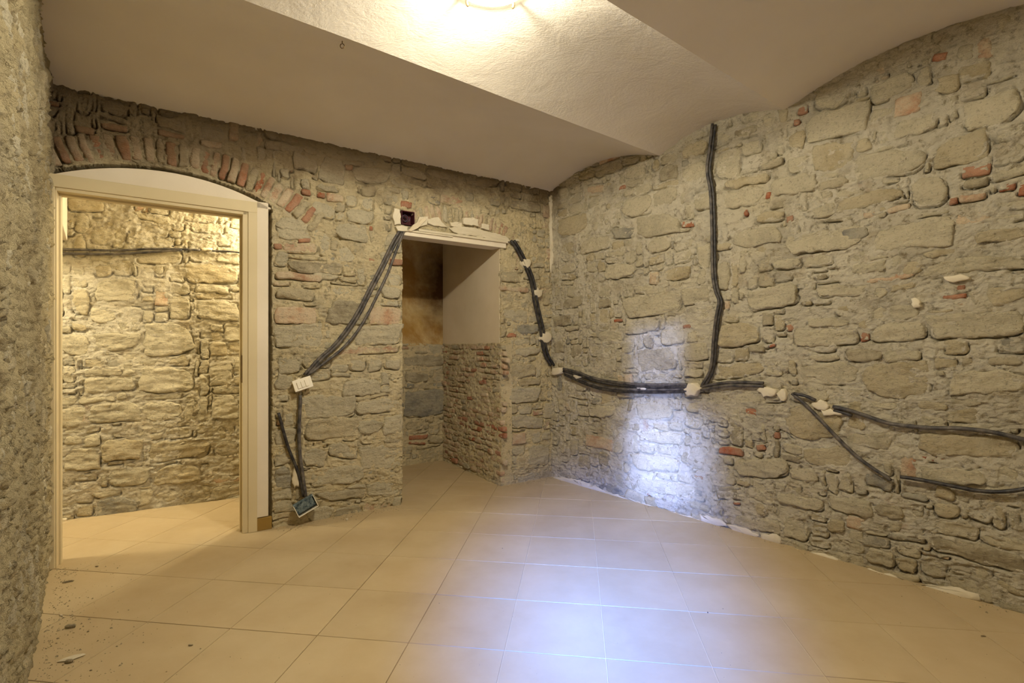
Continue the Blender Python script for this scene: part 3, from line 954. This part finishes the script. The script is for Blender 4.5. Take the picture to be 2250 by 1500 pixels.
wall_box('side_infill', BACK, 1.015, 1.086, .085, hd + .01, -.11, .0, M['plaster_white'], wall_back, .004)
door = empty('door_1', BACK.P(.48, 0, 0)); door['kind'] = 'structure'
def prd(o):
    o.parent = door; o.matrix_parent_inverse = Matrix.Translation(door.location).inverted(); return o
JL, JR, HB = .036, .930, 2.075               # clear opening
prd(wall_box('casing', BACK, JR + .035, 1.018, 0, hd - .003, -.02, .014, M['frame_paint'], bev=.003))
prd(wall_box('casing', BACK, -.045, JL - .012, 0, hd - .003, -.02, .014, M['frame_paint'], bev=.003))
prd(wall_box('head_casing', BACK, -.045, 1.018, HB + .020, hd, -.02, .016, M['frame_paint'], bev=.003))
prd(wall_box('jamb_lining', BACK, JR + .004, JR + .036, 0, HB + .02, -.125, .006, M['frame_paint'], bev=.003))
prd(wall_box('jamb_lining', BACK, JL - .030, JL - .004, 0, HB + .02, -.125, .006, M['frame_paint'], bev=.003))
prd(wall_box('head_lining', BACK, JL - .03, JR + .036, HB, HB + .022, -.125, .006, M['frame_paint'], bev=.003))
prd(wall_box('door_stop', BACK, JR - .008, JR + .006, 0, HB, -.085, -.045, M['frame_paint'], bev=.002))
prd(wall_box('door_stop', BACK, JL - .006, JL + .006, 0, HB, -.085, -.045, M['frame_paint'], bev=.002))
prd(wall_box('door_stop', BACK, JL, JR, HB - .012, HB + .002, -.085, -.045, M['frame_paint'], bev=.002))
sp = prd(wall_box('strike_plate', BACK, JR + .0005, JR + .0045, .98, 1.16, -.040, -.018, M['metal']))
sp['label'] = 'long rusty strike plate let into the right jamb'
bb = wall_box('baseboard_back', BACK, 1.012, 1.106, 0, .082, -.02, .012, M['ochre_board'], None, .003)
bb['kind'] = 'structure'

# ------------------------------------------------------------------ lintel and broken plaster over the niche
def slab(name, fr, poly, h0, h1, mat, parent, label=None, pxl=True, jag=0.0, seed=0):
    """flat piece with the given outline (photograph pixels on this wall) and real thickness"""
    rg = np.random.default_rng(seed)
    pts = [fr.px(x, y, 0) if pxl else (x, y) for x, y in poly]
    if jag:
        out = []
        for i in range(len(pts)):
            a = np.array(pts[i]); b = np.array(pts[(i + 1) % len(pts)])
            L = np.linalg.norm(b - a); m = max(1, int(L / .022))
            for k in range(m): out.append(a + (b - a) * k / m + rg.normal(0, jag, 2))
        pts = out
    P = np.array(pts); c = P.mean(0); n = len(P)
    V = [fr.P(p[0], p[1], h0) for p in P] + [fr.P(p[0], p[1], h1 - .004) for p in P]
    Pi = c + (P - c) * (.95 if name == 'plaster_patch' else .8)
    V += [fr.P(p[0], p[1], h1 + rg.normal(0, .0015)) for p in Pi] + [fr.P(c[0], c[1], h1)]
    F = []
    for i in range(n):
        j = (i + 1) % n
        F += [(i, j, n + j, n + i), (n + i, n + j, 2 * n + j, 2 * n + i), (2 * n + i, 2 * n + j, 3 * n)]
    o3 = fr.P(c[0], c[1], 0)
    V = [v - o3 for v in V]
    o = obj(name, mesh_py(name, V, F, name != 'plaster_patch'), mat, parent, o3)
    if label: o['label'] = label
    return o


lin = wall_box('lintel', BACK, NL - .015, NR + .05, NTOP - .012, NTOP + .036, -.13, .012, M['plaster_white'], wall_back, .004)
lin['label'] = 'white plastered lintel board across the top of the niche'
wall_box('lintel_strip', BACK, NL + .12, NR + .06, NTOP + .030, NTOP + .050, -.05, .030, M['plaster_rough'], wall_back, .004)
wall_box('lintel_strip', BACK, NL - .02, NL + .42, NTOP + .018, NTOP + .032, -.05, .024, M['plaster_rough'], wall_back, .003)
for k, poly in enumerate([
    [(985,503),(1000,497),(1030,500),(1060,507),(1108,521),(1122,533),(1060,524),(1000,514)],
    [(935,482),(960,478),(968,488),(980,500),(960,498),(938,492)],
    [(985,488),(1012,490),(1012,500),(988,498)],
    [(1014,478),(1048,482),(1048,498),(1016,494)],
    [(1056,492),(1072,495),(1072,508),(1056,504)],
    [(1064,510),(1090,514),(1108,522),(1080,522)],
    [(918,478),(938,478),(936,494),(922,500),(905,505)]]):
    slab('plaster_patch', BACK, poly, -.02, .026, M['plaster_rough'], wall_back, jag=.003, seed=k)
slab('plaster_patch', BACK, [(893,508),(905,495),(930,478),(934,484),(915,503),(900,510)], .01, .035, M['niche_side'], wall_back, seed=31, jag=.001)
slab('plaster_patch', BACK, [(864,458),(877,462),(878,492),(866,496),(861,480)], -.01, .024, M['plaster_rough'], wall_back, jag=.003, seed=33)
slab('plaster_patch', BACK, [(866,498),(880,497),(892,500),(890,510),(872,508)], -.01, .034, M['plaster_rough'], wall_back, jag=.004, seed=34)
# strip of plaster left in the corner
slab('corner_plaster', RIGHT, [(1206,428),(1214,430),(1214,500),(1216,560),(1212,600),(1209,560),(1207,500)], -.02, .022, M['plaster_rough'], wall_right, jag=.0015, seed=35)
# dabs of plaster that hold the conduits
for k, (fr, par, cx, cy, w, h) in enumerate([
    (BACK, wall_back, 1153, 578, 26, 26), (BACK, wall_back, 1177, 643, 24, 22), (BACK, wall_back, 1194, 740, 32, 28),
    (RIGHT, wall_right, 1228, 815, 30, 26), (RIGHT, wall_right, 1276, 827, 24, 14), (RIGHT, wall_right, 1418, 851, 32, 13),
    (RIGHT, wall_right, 1527, 853, 44, 40), (RIGHT, wall_right, 1690, 860, 54, 30), (RIGHT, wall_right, 1722, 868, 30, 32),
    (RIGHT, wall_right, 1808, 890, 44, 26), (BACK, wall_back, 1134, 528, 14, 12), (BACK, wall_back, 656, 838, 22, 18),
    (BACK, wall_back, 650, 1045, 20, 70), (FAR, wall_far, 452, 548, 34, 12), (RIGHT, wall_right, 1830, 905, 60, 16),
    (RIGHT, wall_right, 2015, 667, 34, 22), (RIGHT, wall_right, 2100, 612, 80, 18)]):
    n = 11; rg = np.random.default_rng(k + 60)
    poly = [(cx + w * .40 * math.cos(a) * rg.uniform(.6, 1.25), cy + h * .42 * math.sin(a) * rg.uniform(.6, 1.25))
            for a in np.linspace(0, 2 * math.pi, n, endpoint=False)]
    slab('plaster_dab', fr, poly, -.02, .047 if k < 10 and k not in (7, 8, 9) else .03, M['plaster_rough'], par, jag=.003, seed=k)
# white plaster left along the foot of the right wall
for k, poly in enumerate([
    [(1215,1048),(1260,1050),(1320,1072),(1360,1092),(1360,1100),(1300,1084),(1215,1052)],
    [(1330,1078),(1400,1100),(1460,1120),(1540,1140),(1540,1147),(1450,1128),(1360,1100),(1330,1088)],
    [(1600,1150),(1640,1160),(1670,1175),(1665,1182),(1610,1168)],
    [(1672,1172),(1706,1174),(1720,1192),(1706,1198),(1672,1186)],
    [(1780,1212),(1810,1214),(1845,1228),(1840,1236),(1790,1222)],
    [(1890,1244),(1960,1262),(2010,1282),(2060,1286),(2110,1292),(2150,1308),(2160,1322),(2080,1306),(1980,1280)],
    [(1540,1130),(1580,1140),(1600,1155),(1575,1156),(1540,1148)]]):
    slab('base_plaster', RIGHT, poly, -.02, .016, M['plaster_rough'], wall_right, jag=.004, seed=90 + k)

# ------------------------------------------------------------------ conduits
GR = 'electrical conduits laid over the stripped walls'


def cable(name, fr, pts, h, r, mat, label, dx=0.0, dy=0.0, seed=0, hs=None):
    P = []
    for i, (x, y) in enumerate(pts):
        hh = hs[i] if hs else h
        u, z = fr.px(x + dx, y + dy, hh)
        P.append(fr.P(u, z, hh))
    c = P[0]
    V, F = tube([p - c for p in P], r, 8, rough=.05, seed=seed)
    o = obj(name, mesh_py(name, V, F, True), mat, None, c)
    tag(o, label, 'cable', GR)
    return o


CA = [(877,508),(860,537),(836,586),(810,636),(788,680),(763,720),(733,758),(700,788),(668,824)]
CB = [(884,509),(869,547),(849,600),(829,642),(804,692),(779,732),(749,766),(712,795),(676,822)]
cable('conduit', BACK, CA, .030, .0105, M['conduit'], 'leftmost grey conduit sweeping from open box above niche down to the tilted switch plate')
cable('conduit', BACK, CA, .030, .0105, M['conduit'], 'middle one of three conduits running diagonally down to the switch plate', 7, 1, 1)
cable('conduit', BACK, CB, .030, .0105, M['conduit'], 'rightmost grey conduit of the three between niche and switch plate', 3, 0, 2)
cable('conduit', BACK, [(660,868),(659,900),(657,940),(658,985),(661,1015),(666,1050),(672,1092)], .034, .0125, M['conduit'],
      'thick vertical conduit hanging below the tilted switch plate', 0, 0, 3)
cable('conduit', BACK, [(612,907),(622,945),(634,985),(649,1022),(659,1052),(667,1090)], .030, .0105, M['conduit_dark'],
      'short black cut conduit beside the door, leaning to the floor box', 0, 0, 4)
CF = [(1126,528),(1140,550),(1155,580),(1166,606),(1173,634),(1177,662),(1184,694),(1191,724),(1195,757),(1202,782),(1214,803)]
for k, (dx, lb) in enumerate([(-3.5, 'left strand of conduits curving down from niche lintel to the room corner'),
                              (3.5, 'right strand of conduits curving down from niche lintel to the room corner')]):
    cable('conduit', BACK, CF, .034, .0125, M['conduit_dark'], lb, dx, 0, 5 + k)
CG = [(1238,812),(1270,820),(1300,831),(1340,840),(1400,846),(1460,847),(1510,847)]
CG2 = [(1240,820),(1270,834),(1300,846),(1340,855),(1400,859),(1460,859),(1510,857)]
for k, (pts, dy, lb) in enumerate([(CG, -2, 'topmost of four conduits sagging across right wall from the corner'),
                                   (CG, 3, 'second from top of four conduits sagging across right wall from the corner'),
                                   (CG2, -3, 'third from top of four conduits sagging across right wall from the corner'),
                                   (CG2, 2, 'lowest of four conduits sagging across right wall from the corner')]):
    cable('conduit', RIGHT, pts, .034 + .004 * (k % 2), .0115, M['conduit_dark'] if k % 2 else M['conduit'], lb, 0, dy, 8 + k)
CH = [(1568,272),(1561,330),(1556,372),(1563,420),(1566,480),(1567,540),(1568,600),(1574,638),(1582,662),(1576,695),(1570,745),(1567,790),(1560,820),(1545,846)]
cable('conduit', RIGHT, CH, .030, .0105, M['conduit'], 'left strand of tall vertical conduit pair dropping from the ceiling', -2.5, 0, 12)
cable('conduit', RIGHT, CH, .028, .0095, M['conduit_dark'], 'right strand of tall vertical conduit pair dropping from the ceiling', 4, 2, 13)
CI = [(1540,852),(1580,845),(1620,842),(1678,844)]
cable('conduit', RIGHT, CI, .030, .0095, M['conduit'], 'upper one of two short level conduits right of the vertical pair', 0, -3, 14)
cable('conduit', RIGHT, CI, .030, .0095, M['conduit'], 'lower one of two short level conduits right of the vertical pair', 0, 4, 15)
cable('conduit', RIGHT, [(1740,864),(1765,884),(1800,919),(1840,961),(1880,1000),(1920,1030),(1945,1045),(1958,1056)], .030, .0095, M['conduit'],
      'grey conduit slanting steeply down over right wall from white plaster', 0, 0, 16)
cable('conduit', RIGHT, [(1744,865),(1768,870),(1792,880)], .036, .0095, M['conduit_dark'], 'short stub of dark conduit above the slanting one', 0, -1, 17)
cable('conduit', RIGHT, [(1830,893),(1862,900),(1900,912),(1950,929),(2000,936),(2050,940),(2110,941),(2180,949),(2250,966),(2300,982)], .030, .0105,
      M['conduit'], 'long conduit running right at mid height to picture edge', 0, 0, 18)
cable('conduit', RIGHT, [(1832,896),(1858,903),(1872,908)], .024, .009, M['conduit_dark'], 'stub of dark conduit under start of the long mid height conduit', 0, 5, 19)
cable('conduit', RIGHT, [(1978,1047),(2030,1055),(2100,1069),(2150,1078),(2200,1080),(2250,1074),(2300,1060)], .032, .0095, M['conduit_dark'],
      'lowest black conduit on right wall, bowing towards the picture edge', 0, 0, 20)
cable('conduit', FAR, [(120,547),(200,549),(260,550),(320,547),(380,547),(440,549)], .030, .009, M['conduit'], 'upper conduit on the stone wall seen through the door', 0, 0, 21)
cable('conduit', FAR, [(120,556),(200,558),(270,557),(340,553),(400,549)], .030, .009, M['conduit'], 'lower conduit on the stone wall seen through the door', 0, 0, 22)
cable('conduit', FAR, [(466,551),(500,552),(536,556)], .026, .006, M['conduit_dark'], 'thin dark cable end beside right jamb, seen through the door', 0, 0, 23)

# ------------------------------------------------------------------ boxes and plate
def local_box(name, mat, parent, fr, cu, cz, ch, sx, sh, sz, rot, bev=.002, tilt=None):
    V = []; F = []
    ax = wall_axes(fr, rot)
    if tilt:
        R = Matrix.Rotation(tilt, 3, Vector(ax[0])); ax = np.array([list(R @ Vector(a)) for a in ax])
    c = np.array(fr.P(cu, cz, ch)) - np.array(parent.location)
    boxmesh(V, F, (0, 0, 0), sx / 2, sh / 2, sz / 2, ax)
    o = obj(name, mesh_py(name, V, F), mat, parent, c)
    if bev: bevel(o, bev)
    return o


pu, pz = BACK.px(665, 843, .06)
pl = empty('switch_plate', BACK.P(pu, pz, .03))
tag(pl, 'white rectangular switch plate hanging askew on conduits beside the door', 'switch')
prot = .30
local_box('cover', M['plastic'], pl, BACK, pu, pz, .062, .122, .012, .078, prot, .003)
local_box('back_box', M['plaster_white'], pl, BACK, pu, pz, .040, .10, .036, .060, prot, .002)
for k in (-1, 0, 1):
    du = k * .026
    local_box('rocker', M['plastic'], pl, BACK, pu + du * math.cos(prot), pz + du * math.sin(prot), .070, .022, .008, .045, prot, .0015)

ju, jz = BACK.px(671, 1110, .07)
jb = empty('junction_box', BACK.P(ju, jz, .03))
tag(jb, 'dusty blue-grey junction box dangling near floor at conduit ends', 'box')
jr = .42
W_, H_ = .135, .085
def jpart(nm, du, dz, dh, sx, sh, sz, m):
    uu = ju + du * math.cos(jr) - dz * math.sin(jr); zz = jz + du * math.sin(jr) + dz * math.cos(jr)
    return local_box(nm, m, jb, BACK, uu, zz, .075 + dh, sx, sh, sz, jr, .0015)
jpart('box_bottom', 0, 0, -.02, W_, .005, H_, M['boxblue'])
jpart('box_side', 0, H_ / 2, 0, W_, .045, .004, M['boxblue'])
jpart('box_side', 0, -H_ / 2, 0, W_, .045, .004, M['plastic'])
jpart('box_side', W_ / 2, 0, 0, .004, .045, H_, M['plastic'])
jpart('box_side', -W_ / 2, 0, 0, .004, .045, H_, M['plastic'])
jpart('box_filling', -.004, .008, .004, W_ - .012, .030, H_ - .024, M['boxblue'])

eb = empty('outlet_box', BACK.P(BXU, BXZ, -.03))
tag(eb, 'open recessed dark red box with loose wires above niche', 'box')
local_box('box_back', M['recess'], eb, BACK, BXU, BXZ, -.055, .11, .004, .11, 0)
for sx, sz, w, h in ((-.05, 0, .006, .104), (.05, 0, .006, .104), (0, -.05, .1, .006), (0, .05, .1, .006)):
    local_box('box_side', M['recess'], eb, BACK, BXU + sx, BXZ + sz, -.018, w, .075, h, 0)
rw = np.random.default_rng(4)
for k in range(5):
    a0 = rw.uniform(0, 6.28); P = []
    for q in range(7):
        a = a0 + q * 1.0; rr = .012 + .022 * (q / 6)
        P.append(BACK.P(BXU - .012 + rr * math.cos(a), BXZ + rr * math.sin(a) * .9, -.045 + .009 * q) - np.array(eb.location))
    V, F = tube(P, .0022, 6)
    obj('wire', mesh_py('wire', V, F, True), M['wire'] if k % 2 else M['conduit_dark'], eb)

# ------------------------------------------------------------------ ceiling lamp and hooks
lc = np.array([-.085, 2.03]); stl = MI @ (lc - RC); lz = float(ceil_z(stl[0], stl[1]))
lamp = empty('ceiling_lamp', (lc[0], lc[1], lz))
tag(lamp, 'round glowing glass ceiling lamp in middle vault at top edge', 'lamp')


def lathe(prof, n=40):
    V = []; F = []
    for r, z in prof:
        for k in range(n): V.append((r * math.cos(2 * math.pi * k / n), r * math.sin(2 * math.pi * k / n), z))
    for i in range(len(prof) - 1):
        for k in range(n): F.append((i * n + k, (i * n) + (k + 1) % n, (i + 1) * n + (k + 1) % n, (i + 1) * n + k))
    return V, F


V, F = lathe([(.166, -.012), (.160, -.022), (.138, -.030), (.10, -.035), (.05, -.038), (.0005, -.039)])
obj('glass_dish', mesh_py('glass_dish', V, F, True), M['lamp'], lamp)
V, F = lathe([(.0005, -.004), (.13, -.004), (.15, -.008), (.155, -.012), (.150, .004), (.13, .01)])
obj('base_ring', mesh_py('base_ring', V, F, True), M['plastic'], lamp)
for hx, hy in ((1006, 25), (1132, 17), (1080, -90)):
    r = np.array([(hx - 1125) / FPX, 1.0, (HOR - hy) / FPX]); q = r * ((lz - .035 - CAMH) / r[2])
    d = q[:2] - lc; d = d / np.linalg.norm(d)
    P = [np.array([d[0] * .160, d[1] * .160, -.014]), np.array([d[0] * .166, d[1] * .166, -.03]), np.array([d[0] * .158, d[1] * .158, -.046])]
    V, F = tube(P, .006, 8)
    obj('clip', mesh_py('clip', V, F, True), M['metal'], lamp)

hk = ceil_hit(752, 90)
hook = empty('ceiling_hook', hk)
tag(hook, 'small rusty eye hook hanging from the left vault', 'hook')
V, F = tube([(0, 0, .01), (0, 0, -.008), (.001, 0, -.014)], .0022, 6)
obj('shank', mesh_py('shank', V, F, True), M['metal'], hook)
ring = [(.0095 * math.sin(a), 0, -.024 + .011 * math.cos(a)) for a in np.linspace(.2, 6.0, 14)]
V, F = tube(ring, .0020, 6)
obj('ring', mesh_py('ring', V, F, True), M['metal'], hook)

# ------------------------------------------------------------------ debris on the floor
def chip(name, x, y, w, l, t, mat, label, seed, rot=0.0, tilt=0.0):
    rg = np.random.default_rng(seed)
    c = floor_px(x, y)
    n = 9; V = []; F = []
    for lev, s in ((0, .8), (.55, 1.0), (1.0, .72)):
        for k in range(n):
            a = 2 * math.pi * k / n; q = np.random.default_rng(seed * 50 + k).uniform(.7, 1.15)
            V.append((w / 2 * math.cos(a) * q * s, l / 2 * math.sin(a) * q * s, t * lev + rg.uniform(-.08, .08) * t * (lev > 0)))
    for lv in range(2):
        for k in range(n): F.append((lv * n + k, lv * n + (k + 1) % n, (lv + 1) * n + (k + 1) % n, (lv + 1) * n + k))
    F.append(tuple(range(2 * n, 3 * n))); F.append(tuple(range(n))[::-1])
    o = obj(name, mesh_py(name, V, F), mat, None, (c[0], c[1], .0005))
    o.rotation_euler = (tilt, 0, rot)
    tag(o, label, 'debris', 'loose chips on the floor')
    return o


chip('plaster_chip', 157, 1447, .085, .03, .008, M['plaster_rough'], 'largest pale plaster flake on the tiles at bottom left', 1, .5)
chip('stone_chip', 152, 1455, .030, .018, .010, M['debris'], 'brown pebble touching the largest plaster flake', 2)
chip('stone_chip', 155, 1379, .050, .022, .014, M['debris'], 'brown stone sliver right of left wall, below the door', 3, .4)
chip('stone_chip', 150, 1279, .050, .010, .008, M['debris'], 'thin dark splinter near left foot of door frame', 4, .5)
chip('plaster_chip', 55, 1463, .035, .016, .008, M['plaster_rough'], 'white flake against left wall near the bottom edge', 5, .5)
chip('plaster_chip', 134, 1353, .016, .010, .006, M['plaster_rough'], 'tiny white crumb above the brown stone sliver', 6)
chip('stone_chip', 418, 1418, .022, .008, .005, M['debris'], 'lone dark crumb mid tile, bottom left quarter', 7)
chip('stone_chip', 213, 1245, .018, .010, .006, M['debris'], 'brown crumb just in front of the door opening', 8)
chip('plaster_chip', 762, 1142, .022, .016, .012, M['plaster_rough'], 'white crumb at foot of back wall, left of niche', 9)
chip('plaster_chip', 140, 1144, .040, .026, .018, M['plaster_rough'], 'white lump on the floor of the next room at left', 10)
chip('stone_chip', 2160, 1398, .022, .006, .004, M['debris'], 'dark sliver on tiles at lower right', 11, 3.0)
chip('stone_chip', 1555, 1346, .006, .006, .004, M['conduit_dark'], 'black speck on pale lit tile right of centre', 12)
chip('stone_chip', 295, 1098, .070, .040, .030, M['d'], 'dark stone lying at the foot of far wall beyond the door', 13, .3)

rc = np.random.default_rng(21)
V = []; F = []
def crumb(p, r):
    b = len(V)
    for d in ((1, 0, 0), (0, 1, 0), (-1, 0, 0), (0, -1, 0), (0, 0, .8)):
        V.append(np.array([p[0], p[1], -.0005]) + np.array(d) * r * rc.uniform(.5, 1.3))
    F.extend([(b, b + 1, b + 4), (b + 1, b + 2, b + 4), (b + 2, b + 3, b + 4), (b + 3, b, b + 4)])
for _ in range(900):        # along the left wall
    u = rc.uniform(0, 1.7); h = .03 + abs(rc.normal(0, .16)) if rc.random() < .6 else .03 + abs(rc.normal(0, .05))
    crumb(LEFT.P(u, 0, h), abs(rc.normal(0, .0022)) + .0011)
for _ in range(700):        # along the back wall
    u = rc.uniform(1.12, 2.0) if rc.random() < .7 else rc.uniform(2.95, 3.4)
    crumb(BACK.P(u, 0, .02 + abs(rc.normal(0, .05))), abs(rc.normal(0, .0025)) + .0012)
for _ in range(500):        # along the right wall
    crumb(RIGHT.P(rc.uniform(0, 3.3), 0, .02 + abs(rc.normal(0, .035))), abs(rc.normal(0, .002)) + .001)
for _ in range(260):        # scattered
    p = floor_px(rc.uniform(100, 2200), rc.uniform(1180, 1490)); crumb(p, abs(rc.normal(0, .0012)) + .0007)
o = obj('rubble_crumbs', mesh_py('rubble_crumbs', V, F), M['debris'])
tag(o, 'fine mortar crumbs strewn over the tiles along the walls', 'debris', None, 'stuff')
